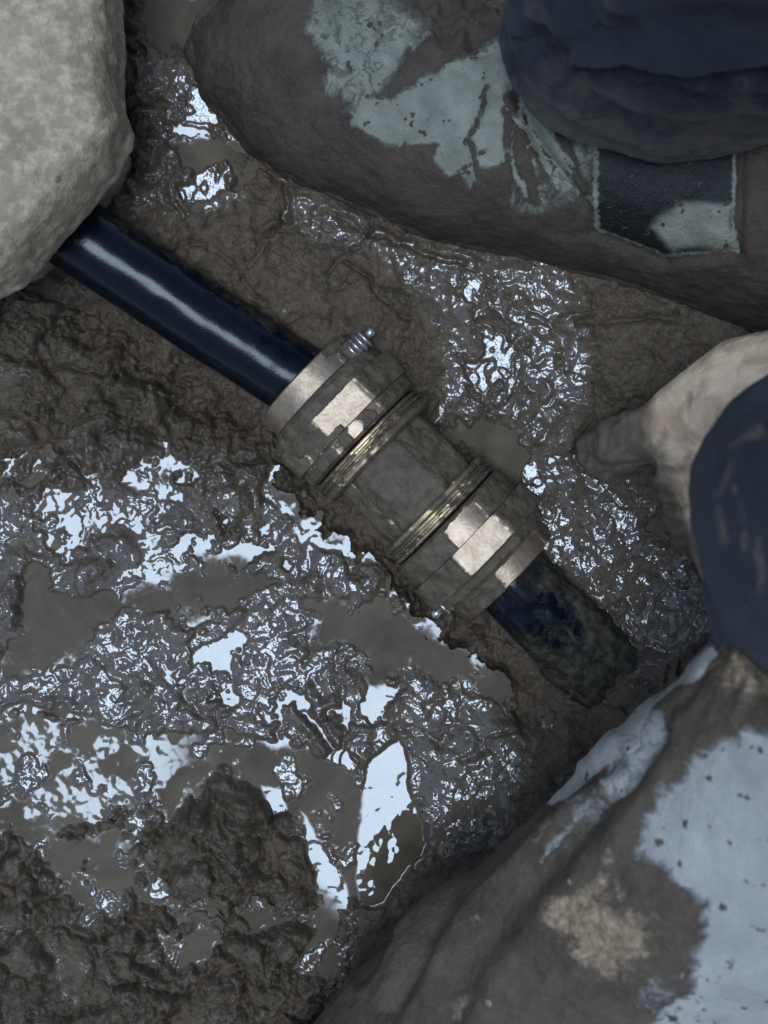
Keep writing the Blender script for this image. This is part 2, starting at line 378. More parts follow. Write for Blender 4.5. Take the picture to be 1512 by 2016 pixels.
bl = lambda lam, s: np.abs(n2(uw + .3 * lam * n2(u, v, lam * .7, s + 90), vw + .3 * lam * n2(u, v, lam * .7, s + 91), lam, s))
def lumps(lam, s, k=3.2):
    wx_ = uw + .4 * lam * n2(u, v, lam * .9, s + 60) + .22 * lam * n2(u, v, lam * .33, s + 61); wy_ = vw + .4 * lam * n2(u, v, lam * .9, s + 62) + .22 * lam * n2(u, v, lam * .33, s + 63)
    f1, f2, idv = worley(wx_, wy_, lam, s)
    return (1 - np.exp(-k * (f2 - f1))) * (.45 + .55 * idv)
L1 = lumps(105, 3, 3.2); L2 = lumps(50, 5); L3 = lumps(23, 9)
cl = clod * rest; rgh = sstep(-.25, .3, fbm2(u, v, 100, 2, 69))
h += cl * .72 * (27 * L1 + 16 * L2 * sstep(-.35, .15, n2(u, v, 160, 67)) + 7 * L3 * sstep(-.2, .2, n2(u, v, 110, 66)) + 5 * bl(60, 12) + rgh * (2.4 * bl(15, 14) + 1.0 * bl(8, 15)) - 19)
cr = crink * (1 - .75 * pool) * (1 - .8 * slur)
patch = sstep(-.25, .25, fbm2(u, v, 110, 2, 70))             # some of it is smooth slurry between the wrinkles
amp = .35 + .65 * patch
film = sstep(-.30, .12, fbm2(u, v, 90, 3, 73) - .12 + .75 * blob(u, v, 330, 1230, 300, 190, 15) + .6 * blob(u, v, 1180, 1080, 160, 170) + .6 * blob(u, v, 950, 690, 150, 190) + .4 * blob(u, v, 880, 1480, 170, 120) + .4 * blob(u, v, 450, 1080, 180, 60))
film = film * (1 - clod)
mac = 1 - .72 * film
h += cr * (mac * (10 * (bl(120, 21) - .25) + 5.0 * (bl(52, 25) - .25)) + film * (.9 + 1.1 * fbm2(u + 12 * n2(u, v, 24, 7), v + 12 * n2(u, v, 24, 8), 37, 2, 26, .4) + .26 * bl(16, 27) + .05 * n2(u, v, 8, 28)) + (1 - film) * amp * (3.0 * (.3 - bl(30, 22)) + 1.7 * (bl(17, 23) - .3) + 1.6 * (L2 - .4) + .35 * n2(u, v, 8, 24)) + .6 - .9 * (1 - patch))
dull = (1 - np.clip(clod + crink, 0, 1)) * rest
h += dull * (12 * (bl(130, 31) - .25) + 9 * (L1 - .5) * sstep(-.2, .3, n2(u, v, 220, 64)) + 4.5 * (L2 - .5) * sstep(-.1, .4, n2(u, v, 150, 68)) + 3.0 * fbm2(u, v, 44, 2, 32) + (.25 + .9 * rgh) * (2.4 * (bl(26, 36) - .25) + 1.6 * bl(13, 33) + .45 * n2(u, v, 7, 34)))
h += .12 * n2(u, v, 5, 35) * rest
lvl = np.zeros_like(u)                                        # every pool at its own level
RAMPS = [([(322,272),(350,215),(372,175),(402,165),(440,235),(475,292),(400,268)], 3.0), ([(900,560),(940,556),(958,612),(905,612)], 3.0), ([(955,640),(1005,670),(1022,790),(975,790),(950,720)], 3.0),
         ([(1015,930),(1060,880),(1085,900),(1060,960),(1030,985)], 2.5), ([(360,370),(450,325),(470,350),(380,420)], 3.0), ([(920,700),(955,700),(960,790),(925,780)], 3.0), ([(620,1500),(700,1440),(690,1530)], .5)]
rampm = np.zeros_like(u)
for p, z0 in RAMPS:
    cx = sum(q_[0] for q_ in p) / len(p); cy = sum(q_[1] for q_ in p) / len(p); dx, dy = 540 - cx, 1262 - cy; L_ = math.hypot(dx, dy)
    k_ = 1 - sstep(-8, 8, poly_sd(uw, vw, p) + .8 * RAG)
    pl_ = z0 - math.tan(R(L_ / 47 / 2)) * ((u - cx) * dx + (v - cy) * dy) / L_ / 3 + .16 * fbm2(u, v, 26, 2, 160) + .9 * sstep(.1, .4, n2(u, v, 24, 161))
    h = h * (1 - k_) + pl_ * k_; rampm = np.maximum(rampm, k_)
h = h - 20 * hol2 * (.8 + .5 * n2(u, v, 60, 170))
h_mm = h
h = h / 1000
far = np.maximum(np.maximum(-70 - u, u - 1582), np.maximum(-70 - v, v - 2086)).clip(0)
h += sstep(0, 900, far) * .012 * n2(u, v, 700, 60)
X = (u - 756) / 3000; Y = (1008 - v) / 3000
wet = (.25 + .75 * np.maximum(crink, pool * (1 - .6 * slur)) * (1 - .45 * slur) - .2 * clod * rest).clip(0, 1)
wet = wet * (1 - .55 * dull)
wet = (wet + .35 * cl * sstep(.0, .35, fbm2(u, v, 55, 3, 99))).clip(0, 1)
wet = np.maximum(wet, rampm) * (1 - .8 * sstep(.15, .5, hol2))
wet *= 1 - .5 * pm(u, v, [(420,480),(850,560),(850,800),(620,740)], 60)
g = mesh_np('muddy_ground', np.stack([X, Y, h], -1), grid_faces(*shp), MUD, attrs={'wet': wet})
g['kind'] = 'structure'; g['label'] = 'dark brown wet churned mud with wrinkles, clods and grooves'

# water: the surface clings to the mud and curves up where it meets it
e = .9
hs = h_mm - .6
under = .5 * (hs + np.sqrt(hs * hs + e * e)) - .30
rip = .26 * crink * (pool < .5) * fbm2(u, v, 22, 2, 85) + .30 * fbm2(u, v, 90, 2, 80) + .10 * fbm2(u, v, 26, 2, 83) * (1 + 2.2 * pm(u, v, [(-80,1400),(420,1440),(520,1560),(250,1620),(-80,1620)], 30))
wz = .6 + under + rip
ok = ((wz > h_mm - .35) & ((pool > .02) | (crink > .05)) & (hol2 < .3)).reshape(shp)
fm = ok[:-1, :-1] | ok[1:, :-1] | ok[:-1, 1:] | ok[1:, 1:]
gf = grid_faces(*shp)[fm.ravel()]
used, inv = np.unique(gf.ravel(), return_inverse=True)
silt = pm(uw, vw, [(-90,1400),(400,1430),(700,1500),(760,1600),(700,1830),(500,1620),(-90,1650)], 10) * np.maximum(.15 + .9 * sstep(300, 480, u), sstep(.02, .16, fbm2(u, v, 75, 3, 88))) * (1 - gl)
silt = np.maximum(silt, slur) * (1 - rampm); silt = np.maximum(silt, pm(uw, vw, P_WATER[1], 10)); silt = np.maximum(silt, pm(uw, vw, P_WATER[2], 10)); silt = np.maximum(silt, pm(u, v, [(-90,1640),(560,1690),(700,1830),(640,2100),(-90,2100)], 30))
silt = np.maximum(silt, (pool < .3) * sstep(-.05, .2, fbm2(u, v, 60, 3, 89)) * (1 - .8 * film))
shore = 1 - sstep(.2, 1.4, wz - h_mm)
rough = silt * (1 - .9 * shore * (1 - slur))
wv = np.stack([X, Y, wz / 1000], -1)[used]
wo = mesh_np('puddle_water', wv, inv.reshape(-1, 4), WATER, attrs={'rough': rough[used]})
wo['kind'] = 'structure'; wo['label'] = 'murky brown puddle water mirroring the pale sky'

def ground_z(px, py):                       # height of the mud below a point (metres)
    i = np.abs(ux - px).argmin(); j = np.abs(vy - py).argmin()
    return float(h.reshape(shp)[j, i])

# ------------------------------------------------------------------ stone block
OUT = [(245,-260),(243,0),(249,110),(242,180),(251,238),(266,268),(262,292),(240,345),(196,398),(150,455),(90,517),(45,568),(0,590),(-150,640),(-400,600),(-460,-200),(-200,-330)]
def resample(pts, n):
    P = np.array(pts + [pts[0]], float); L = np.r_[0, np.cumsum(np.hypot(*np.diff(P, axis=0).T))]
    t = np.linspace(0, L[-1], n, endpoint=False); return np.stack([np.interp(t, L, P[:, k]) for k in (0, 1)], -1)
o2 = resample(OUT, 520); cen = np.array([-90., 150.])
prof = np.array([(.0,.0),(.5,-.012),(.80,-.015),(.85,.02),(.90,.055),(.965,.075),(1.0,.088),(.995,.112),(.965,.130),(.91,.141),(.80,.147),(.55,.150),(.25,.152),(.0,.152)])
tt = np.r_[0, np.cumsum(np.hypot(np.diff(prof[:, 0]), np.diff(prof[:, 1]) * 4))]
q = np.linspace(0, tt[-1], 190); ps = np.interp(q, tt, prof[:, 0]); pz = np.interp(q, tt, prof[:, 1])
k88 = (H - .088) / FPX
ring = cen[None, None] + ps[:, None, None] * (o2[None] - cen)
SV = np.stack([(ring[..., 0] - 756) * k88, (1008 - ring[..., 1]) * k88, np.broadcast_to(pz[:, None], ring.shape[:2])], -1).reshape(-1, 3)
N = vnormals(SV, len(q), 520)
if (N[len(N) // 2 + 50 * 520] @ np.array([0, 0, 1.])) < 0: N = -N
d_ = .003 * fbm3(SV, .09, 3, 5) + .0011 * fbm3(SV, .014, 3, 8) + .0006 * n3(SV, .0035, 15)
d_ -= .003 * sstep(.15, .5, n3(SV, .05, 20)) * sstep(.7, 1, ps).repeat(520)
edge = sstep(0, .06, ps).repeat(520)
SV = SV + N * (d_ * edge)[:, None]
sroot = mesh_np('stone_block', SV - np.array([0, 0, 0]), grid_faces(len(q), 520, True), STONE)
sroot['label'] = 'pale sandy rough stone block lying over the end of the black pipe'; sroot['category'] = 'stone'

# ------------------------------------------------------------------ pipe with its coupling
joint = empty('water_pipe', P_A, 'dark blue plastic water pipe with a bronze coupling lying in the mud', 'pipe')
def tube(name, path, rad, mat, parent, seg=96, per=.002, mudf=None, disp=None, caps=True):
    P = [Vector(p) for p in path]
    pts = []; 
    for a, b in zip(P[:-1], P[1:]):
        n = max(2, int((b - a).length / per)); pts += [a.lerp(b, k / n) for k in range(n)]
    pts.append(P[-1]); pts = np.array(pts)
    for _ in range(30): pts[1:-1] = (pts[:-2] + pts[2:] + 2 * pts[1:-1]) / 4
    T = np.gradient(pts, axis=0); T /= np.linalg.norm(T, axis=1)[:, None]
    s = np.cross(T, [0, 0, 1.]); s /= np.linalg.norm(s, axis=1)[:, None]
    if s[0, 1] > 0: s = -s
    n_ = np.cross(s, T); n_ *= np.sign(n_[:, 2:3])
    th = np.linspace(0, 2 * np.pi, seg, endpoint=False)
    rr = np.asarray(rad(np.linspace(0, 1, len(pts))) if callable(rad) else np.full(len(pts), rad))
    D = np.cos(th)[None, :, None] * n_[:, None] + np.sin(th)[None, :, None] * s[:, None]
    V3 = (pts[:, None] + rr[:, None, None] * D).reshape(-1, 3)
    Nn = D.reshape(-1, 3); t_ = np.repeat(np.linspace(0, 1, len(pts)), seg); th_ = np.tile(th, len(pts))
    mud = mudf(V3, t_, th_) if mudf else np.zeros(len(V3))
    if disp is not None: V3 = V3 + Nn * disp(V3, t_, th_, mud)[:, None]
    nr = len(pts); F = grid_faces(nr, seg, True)
    V3 = np.vstack([V3, pts[0], pts[-1]]); mud = np.r_[mud, mud[0], mud[-1]]
    f = [tuple(x) for x in F]
    if caps:
        c0, c1 = nr * seg, nr * seg + 1
        f += [(c0, (j + 1) % seg, j) for j in range(seg)] + [(c1, (nr - 1) * seg + j, (nr - 1) * seg + (j + 1) % seg) for j in range(seg)]
    me_o = mesh_np(name, V3, f, mat, parent, attrs={'mud': mud})
    return me_o
def mud_left(V3, t, th):
    # smears on the upper-right flank, thin film at the stone end, clean gloss in between
    side = np.sin(th)                              # +1 lower left, -1 upper right
    return .08 + .40 * sstep(.35, .95, -side) + .25 * sstep(.6, 1, side) * sstep(.5, .0, t) + .2 * sstep(.93, 1., t) * (side < 0) + .12 * fbm3(V3, .03, 2, 3)
pA = W(20, 372, .044); pA2 = W(150, 462, .040); pA3 = W(400, 629, .029); pA4 = W(585, 748, ZC)
pl = tube('plastic_pipe', [pA, pA2, pA3, pA4, P_A + AX * .02], .0238, PIPE, joint, mudf=mud_left,
          disp=lambda V_, t, th, m: .0004 * fbm3(V_, .02, 2, 9) + .0012 * sstep(.45, .8, m + .5 * n3(V_, .008, 4)) * (t < .93))
pl['label'] = 'clean glossy length of pipe running under the stone'
def mud_right(V3, t, th):
    return .42 + .75 * sstep(.35, .85, t + .10 * n3(V3, .02, 5)) + .35 * sstep(.3, .9, -np.sin(th)) + .25 * fbm3(V3, .025, 3, 3)
pr = tube('plastic_pipe', [P_B - AX * .02, W(1012, 1147, ZC), W(1100, 1235, .014), W(1215, 1352, -.008)], .0258, PIPE, joint, mudf=mud_right,
          disp=lambda V_, t, th, m: .0007 * fbm3(V_, .02, 2, 9) + .0035 * sstep(.6, 1.0, m) * (.6 + fbm3(V_, .012, 3, 4)))
pr['label'] = 'mud smeared length of pipe sinking into the mud'
for o in (pl, pr): keep(o)

def poly_r(phi, n, ap, rnd):                # rounded polygon radius, flat facing phi = 0
    a = (phi + np.pi / n) % (2 * np.pi / n) - np.pi / n
    r = ap / np.cos(a); return np.minimum(r, rnd)
def turned(name, stations, mat, parent, n=0, phi0=0.0, muddy=None, seg=256, thick=.0016, dt=1.1):
    """stations: (t, radius_px, kind) kind 'r' round, 'p' polygon with that apothem; t in photo px along the axis"""
    T = []; Rr = []
    for (t0, r0, k0), (t1, r1, k1) in zip(stations[:-1], stations[1:]):
        m_ = max(1, int(max(abs(t1 - t0), abs(r1 - r0)) / dt))
        for j in range(m_): f = j / m_; T.append(t0 + (t1 - t0) * f); Rr.append((r0 + (r1 - r0) * f, 1 - f if k0 == 'p' else 0, f if k1 == 'p' else 0))
    T.append(stations[-1][0]); Rr.append((stations[-1][1], 1 if stations[-1][2] == 'p' else 0, 0))
    T = np.array(T); r_ = np.array([x[0] for x in Rr]); wp = np.array([min(1, x[1] + x[2]) for x in Rr])
    phi = np.linspace(0, 2 * np.pi, seg, endpoint=False)
    RR = np.broadcast_to(r_[:, None], (len(T), seg)).copy()
    if n: RR = wp[:, None] * poly_r(phi[None] - R(phi0), n, RR, RR * 1.065) + (1 - wp[:, None]) * RR
    TT = np.broadcast_to(T[:, None], RR.shape)
    PH = np.broadcast_to(phi[None], RR.shape)
    ax, up, sd_ = np.array(AX), np.array(UP), np.array(SIDE)
    rad = np.cos(PH)[..., None] * up + np.sin(PH)[..., None] * sd_
    V3 = (np.array(P_A) + TT[..., None] * K * ax + RR[..., None] * K * rad).reshape(-1, 3)
    p = (RR * np.sin(PH)).ravel(); t = TT.ravel(); hid = (np.cos(PH) < -.1).ravel()
    m_ = muddy(V3, t, p) if muddy else np.zeros(len(V3))
    nrm = rad.reshape(-1, 3); inner = (RR.ravel() < r_.max() * .5)
    th = thick * sstep(.40, .65, m_ + .35 * n3(V3, .004, 6)) * (.55 + .9 * np.clip(.5 + fbm3(V3, .010, 3, 7), 0, 1.4))
    V3 = V3 + nrm * (th * (~inner))[:, None]
    o = mesh_np(name, V3, grid_faces(len(T), seg, True), mat, parent, attrs={'mud': m_})
    o.data.set_sharp_from_angle(angle=R(38)); return o
def rect(t, p, t0, t1, p0, p1, s=3):
    return sstep(t0 - s, t0 + s, t) * (1 - sstep(t1 - s, t1 + s, t)) * sstep(p0 - s, p0 + s, p) * (1 - sstep(p1 - s, p1 + s, p))

def mud_body(V_, t, p):
    return 1.02 + .25 * fbm3(V_, .012, 3, 1) - .5 * (np.abs(p - 82) < 3)
body = turned('coupling_body', [(195,40,'r'),(200,98,'r'),(212,102,'p'),(240,103,'p'),(300,103,'p'),(352,101,'p'),(360,108,'r'),(365,40,'r')], BRONZE, joint, 8, 8, mud_body)
keep(body)
def mud_c1(V_, t, p):     # clean on the lower left, mud creeps from the top right
    return 1.0 - 1.1 * (1 - sstep(-32, -12, -(p) - 60 + .9 * (t - 20) + 14 * n3(V_, .01, 2))) + 0 * t
def mud_c1(V_, t, p):
    lim = -58 + 26 * n3(V_, .008, 2) - .3 * (t - 10)
    return (1 - sstep(lim - 6, lim + 6, p)) * 1.0 + .12 * sstep(60, 110, p) * 1.2
col1 = turned('end_collar', [(-3,78,'r'),(-3,112,'r'),(0,116,'r'),(44,119,'r'),(52,112,'r'),(54,78,'r')], BRONZE, body, 0, 0, mud_c1)
def mud_n1(V_, t, p):
    m = .95 + .15 * fbm3(V_, .01, 2, 1)
    m = m - 1.1 * rect(t, p, 80, 134 - 12 * (p > 20), -60, 53)
    m = m - .75 * rect(t + 3 * n3(V_, .006, 3), p, 130, 168, -60, 60, 8) * sstep(-.25, .15, n3(V_, .009, 8))
    m = m - .42 * rect(t, p, 62, 150, 60, 125, 14) * sstep(-.1, .3, n3(V_, .015, 18))
    return m
nut1 = turned('clamp_nut', [(46,90,'r'),(48,124,'r'),(58,134,'r'),(79,136,'r'),(80,142,'p'),(134,142,'p'),(136,137,'r'),(160,136,'r'),(166,128,'r'),(168,90,'r')], BRONZE, body, 8, -1, mud_n1)
nut1['label'] = 'octagonal nut at the clean pipe, one bright flat showing'
def mud_r(lo, hi, s):
    return lambda V_, t, p: .40 + .42 * sstep(lo, hi, -p) + .30 * sstep(70, 125, p) + .55 * fbm3(V_, .009, 3, s)
ringa = turned('flange_ring', [(170,90,'r'),(170,127,'r'),(173,131,'r'),(177,131,'r'),(179,125,'r'),(182,125,'r'),(184,132,'r'),(188,133,'r'),(190,128,'r'),(192,128,'r'),(194,139,'r'),(200,143,'r'),(206,142,'r'),(211,133,'r'),(211,90,'r')], BRASS, body, 0, 0, mud_r(20, 80, 12), thick=.0009, dt=.8)
ringb = turned('flange_ring', [(349,90,'r'),(349,127,'r'),(352,132,'r'),(359,133,'r'),(362,128,'r'),(364,124,'r'),(368,124,'r'),(370,129,'r'),(374,130,'r'),(376,124,'r'),(379,124,'r'),(381,130,'r'),(385,131,'r'),(388,126,'r'),(389,90,'r')], BRASS, body, 0, 0, mud_r(40, 110, 22), thick=.0009, dt=.8)
def mud_n2(V_, t, p):
    m = .98 + .15 * fbm3(V_, .01, 2, 5)
    m = m - 1.15 * rect(t, p, 444, 496, -61, 52)
    m = m - .9 * rect(t + 5 * n3(V_, .006, 3), p + 6 * n3(V_, .01, 13), 398, 448, -52, 32, 6)
    return m
nut2 = turned('clamp_nut', [(390,90,'r'),(392,126,'r'),(398,134,'r'),(443,136,'r'),(444,143,'p'),(497,144,'p'),(500,134,'r'),(515,132,'r'),(524,122,'r'),(526,90,'r')], BRONZE, body, 8, -2, mud_n2)
nut2['label'] = 'octagonal nut at the muddy pipe, one bright flat showing'
def mud_c2(V_, t, p):
    return .92 - .75 * rect(t + 6 * n3(V_, .01, 3), p, 524, 575, -95, 22, 10) + .1 * fbm3(V_, .01, 2, 8)
col2 = turned('end_collar', [(510,78,'r'),(512,112,'r'),(520,117,'r'),(560,112,'r'),(563,108,'r'),(563,78,'r')], BRONZE, body, 0, 0, mud_c2)
for o in (col1, nut1, ringa, ringb, nut2, col2): keep(o)

def lug(t, side, zoff):
    ax = np.array(SIDE) * side; a = np.array(AX); b = np.cross(ax, a); c0 = np.array(P_A) + a * K * t + np.array([0, 0, zoff])
    prof = [(70, 2), (70, 30), (96, 31), (103, 30), (107, 26), (108, 2)]; seg = 60; th = np.linspace(0, 2 * np.pi, seg, endpoint=False)
    cx_ = np.sign(np.cos(th)) * np.abs(np.cos(th)) ** .6; sx_ = np.sign(np.sin(th)) * np.abs(np.sin(th)) ** .6
    pr_ = []
    for (x0, r0), (x1, r1) in zip(prof[:-1], prof[1:]):
        for k_ in range(8): pr_.append((x0 + (x1 - x0) * k_ / 8, r0 + (r1 - r0) * k_ / 8))
    V3 = np.concatenate([c0 + ax * K * x + K * r_ * (.72 * cx_[:, None] * a + .72 * sx_[:, None] * b) for x, r_ in pr_])
    V3 += (V3 - c0) * (.05 * fbm3(V3, .01, 3, 9))[:, None]
    return keep(mesh_np('clamp_lug', V3, grid_faces(len(pr_), seg, True), BRONZE, body, attrs={'mud': .9 + .4 * n3(V3, .008, 3)}))
lug(36, -1, .022); lug(505, 1, .014)
# tangential clamp bolts, threads showing, on both ends
def clamp_bolt(t, side, zoff, lab):   # tip, thread, root
    ax = np.array(SIDE) * side; c0 = np.array(P_A) + np.array(AX) * K * t + ax * K * 88 + np.array([0, 0, zoff])
    a = np.array(AX); b = np.cross(ax, a)
    prof = [(0, 8.5), (4, 20)]
    s = 6
    while s < 44:
        prof += [(s, 19), (s + 3, 23), (s + 5.5, 23), (s + 8.5, 18.5)]; s += 11
    prof += [(46, 14), (50, 7.5), (53, 7.5), (56, 9), (62, 10), (68, 8), (71, 4), (72, .5)]
    seg = 40; th = np.linspace(0, 2 * np.pi, seg, endpoint=False)
    V3 = np.concatenate([c0 + ax * K * x + K * r_ * (np.cos(th)[:, None] * a + np.sin(th)[:, None] * b) for x, r_ in prof])
    xs = np.repeat([p[0] for p in prof], seg); rs = np.repeat([p[1] for p in prof], seg)
    m = np.where(xs > 54, 0, np.where(rs > 22, .25, 1.0)) + .35 * n3(V3, .006, 2)
    o = mesh_np('clamp_bolt', V3, grid_faces(len(prof), seg, True), STEEL, body, attrs={'mud': m}); o['label'] = lab
    return keep(o)
clamp_bolt(36, -1, .022, 'threaded bolt end sticking out by the clean pipe')
clamp_bolt(505, 1, .014, 'threaded bolt end sticking out by the muddy pipe')

# ------------------------------------------------------------------ lofts for the clothes and boots
def loft(name, st, mat, parent, nr=170, seg=260, disp=None, masks=None, flat=False, power=2.0, smooth_it=6):
    """st rows: px, py, z, hw_px, hh_m : closed loft; section stands across the path (flat=True: flat base at z)"""
    A = np.array(st, float); t = np.linspace(0, len(A) - 1, nr); I = np.arange(len(A))
    C = np.stack([np.interp(t, I, A[:, k]) for k in range(A.shape[1])], -1)
    for _ in range(smooth_it * 3): C[1:-1] = (C[:-2] + 2 * C[1:-1] + C[2:]) / 4
    k = (H - C[:, 2]) / FPX
    P = np.stack([(C[:, 0] - 756) * k, (1008 - C[:, 1]) * k, C[:, 2]], -1)
    T = np.gradient(P, axis=0); T /= np.linalg.norm(T, axis=1)[:, None]
    s = np.cross(T, [0, 0, 1.]); s /= np.linalg.norm(s, axis=1)[:, None]
    if s[nr // 2, 1] > 0: s = -s
    n_ = np.cross(s, T); n_ *= np.sign(n_[:, 2:3])
    if flat: n_ = np.broadcast_to(np.array([0, 0, 1.]), n_.shape)
    th = np.linspace(0, 2 * np.pi, seg, endpoint=False); c, si = np.cos(th), np.sin(th)
    cu = np.sign(c) * np.abs(c) ** (2 / power); su = np.sign(si) * np.abs(si) ** (2 / power)
    if flat: cu = np.where(c < 0, cu * .05, cu)
    hw = C[:, 3] * k; hh = C[:, 4]
    V3 = (P[:, None] + hh[:, None, None] * cu[None, :, None] * n_[:, None] + hw[:, None, None] * su[None, :, None] * s[:, None]).reshape(-1, 3)
    N = vnormals(V3, nr, seg); ctr = np.repeat(P, seg, 0) + np.array([0, 0, .01 if flat else 0])
    flip = np.sign(np.sum(N * (V3 - ctr), 1).mean()); N = N * flip
    pxx, pyy = to_px(V3)
    at = masks(V3, pxx, pyy) if masks else {'mud': np.zeros(len(V3))}
    if disp is not None:
        V3 = V3 + N * disp(V3, pxx, pyy, at)[:, None]
    V3 = np.vstack([V3, P[0], P[-1]]); at = {a: np.r_[b, b[0], b[-1]] for a, b in at.items()}
    F = [tuple(x) for x in grid_faces(nr, seg, True)]
    c0, c1 = nr * seg, nr * seg + 1
    F += [(c0, (j + 1) % seg, j) for j in range(seg)] + [(c1, (nr - 1) * seg + j, (nr - 1) * seg + (j + 1) % seg) for j in range(seg)]
    return mesh_np(name, V3, F, mat, parent, attrs=at)

pers = empty('person', W(1500, 700, 0), 'person kneeling in the mud in navy trousers and muddy rubber boots, one bare hand down', 'person')

# ---- boot resting along the top of the picture
def masks_a(V_, x, y):
    wx = x + 10 * fbm3(V_, .02, 3, 61); wy = y + 10 * fbm3(V_, .02, 3, 62)
    clean = np.maximum.reduce([
        .80 * pm(wx, wy, [(690,240),(760,290),(860,285),(850,320),(880,345),(905,340),(930,378),(945,340),(985,320),(1010,300),(990,200),(1060,110),(1000,70),(900,110),(820,165),(760,190),(700,180)], 16),
        .64 * pm(wx, wy, [(610,-60),(595,70),(625,110),(635,180),(700,235),(760,190),(800,130),(860,70),(820,30),(760,-20)], 30),
        .62 * pm(wx, wy, [(980,160),(1060,110),(1130,190),(1180,260),(1165,400),(1120,390),(1060,290)], 18),
        .48 * pm(wx, wy, [(985,330),(1060,300),(1150,390),(1100,410),(1010,420)], 10),
        .85 * pm(wx, wy, [(1275,445),(1340,400),(1445,400),(1440,492),(1330,490)], 10),
        .8 * pm(wx, wy, [(1168,290),(1445,290),(1452,500),(1310,512),(1175,460)], 5)])
    # thin light lines: the edges of the ankle patch and folds
    for pts, wd in [([(1170,265),(1172,455),(1230,480),(1310,510),(1442,494),(1446,315)], 4), ([(1030,190),(1080,300),(1165,395)], 6), ([(1010,220),(1050,320)], 4)]:
        clean = np.maximum(clean, .75 * (1 - sstep(wd * .5, wd * 1.6, line_d(x, y, pts) + 3 * n3(V_, .006, 3))))
    rs_ = np.random.RandomState(4)
    for k_ in range(16):
        a0 = (1000 + rs_.uniform(-60, 70), 150 + rs_.uniform(-40, 70)); b0 = (1000 + 160 * rs_.uniform(-.35, 1), 330 + rs_.uniform(-20, 70))
        mid_ = ((a0[0] + b0[0]) / 2 + rs_.uniform(-25, 5), (a0[1] + b0[1]) / 2 + rs_.uniform(-5, 20)); q1 = line_d(wx, wy, [a0, mid_, b0]); wd = rs_.uniform(3, 8)
        if k_ % 2: clean = np.maximum(clean, .85 * (1 - sstep(wd * .4, wd * 1.5, q1)))
        else: clean = clean * (1 - .6 * (1 - sstep(wd * .5, wd * 1.5, q1)))
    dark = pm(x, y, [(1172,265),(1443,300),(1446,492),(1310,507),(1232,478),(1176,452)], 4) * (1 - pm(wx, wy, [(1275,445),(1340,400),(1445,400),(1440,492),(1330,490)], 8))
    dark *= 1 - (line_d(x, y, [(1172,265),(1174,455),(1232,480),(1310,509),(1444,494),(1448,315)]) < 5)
    tan = .25 * blob(x, y, 930, 60, 110, 70) + .1
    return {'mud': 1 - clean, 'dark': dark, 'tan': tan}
def disp_a(V_, x, y, at):
    d = .0022 * fbm3(V_, .045, 3, 1) + .0007 * fbm3(V_, .008, 3, 2) * (.3 + at['mud'])
    d += .0016 * sstep(.35, .7, at['mud'])
    d += (.016 * (.3 - np.abs(n3(V_, .022, 8))) + .008 * (.3 - np.abs(n3(V_, .010, 18)))) * blob(x, y, 900, 60, 110, 75, 0, 3)
    d -= .004 * np.exp(-((line_d(x, y, [(1160,255),(1164,462),(1310,520),(1456,500),(1460,300)]) / 8) ** 2))
    d -= .005 * np.exp(-((line_d(x, y, [(1010,170),(1070,300),(1150,400)]) / 12) ** 2))
    d += .004 * np.exp(-((line_d(x, y, [(1040,170),(1100,300),(1170,400)]) / 16) ** 2))
    return d
stA = [(408,40,.0,20,.006),(425,55,.0,85,.026),(470,80,.0,140,.044),(560,115,.0,190,.056),(700,175,.0,215,.066),(900,262,.0,212,.080),(1100,322,.0,195,.094),
       (1300,382,.0,190,.105),(1450,432,.0,195,.108),(1600,490,.0,190,.10),(1720,535,.0,120,.07),(1750,545,.0,30,.02)]
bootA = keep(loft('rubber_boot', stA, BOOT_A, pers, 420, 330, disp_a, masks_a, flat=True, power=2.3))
bootA['label'] = 'boot lying across the mud beside the trouser hem, green rubber showing through smeared mud'
stS = [(x, y, -.004, w_ * 1.03 + 6, .024) for (x, y, z, w_, hh) in stA]
one = lambda V_, x, y: {'mud': np.ones(len(V_)), 'dark': np.zeros(len(V_)), 'tan': np.zeros(len(V_))}
sole = loft('boot_sole', stS, BOOT_A, bootA, 300, 220, lambda V_, x, y, at: .0016 * fbm3(V_, .03, 3, 4) + .0009 * fbm3(V_, .008, 2, 5), one, flat=True, power=4)
sole.parent = bootA; sole.matrix_parent_inverse = Matrix()

def masks_c(lo):
    def f(V_, x, y):
        m = .28 + .25 * fbm3(V_, .05, 3, 31) + lo(V_, x, y)
        return {'mud': m}
    return f
def disp_c(V_, x, y, at):
    return .006 * fbm3(V_ * np.array([1, 1, 2.2]), .07, 3, 41) + .0012 * fbm3(V_, .015, 2, 44)
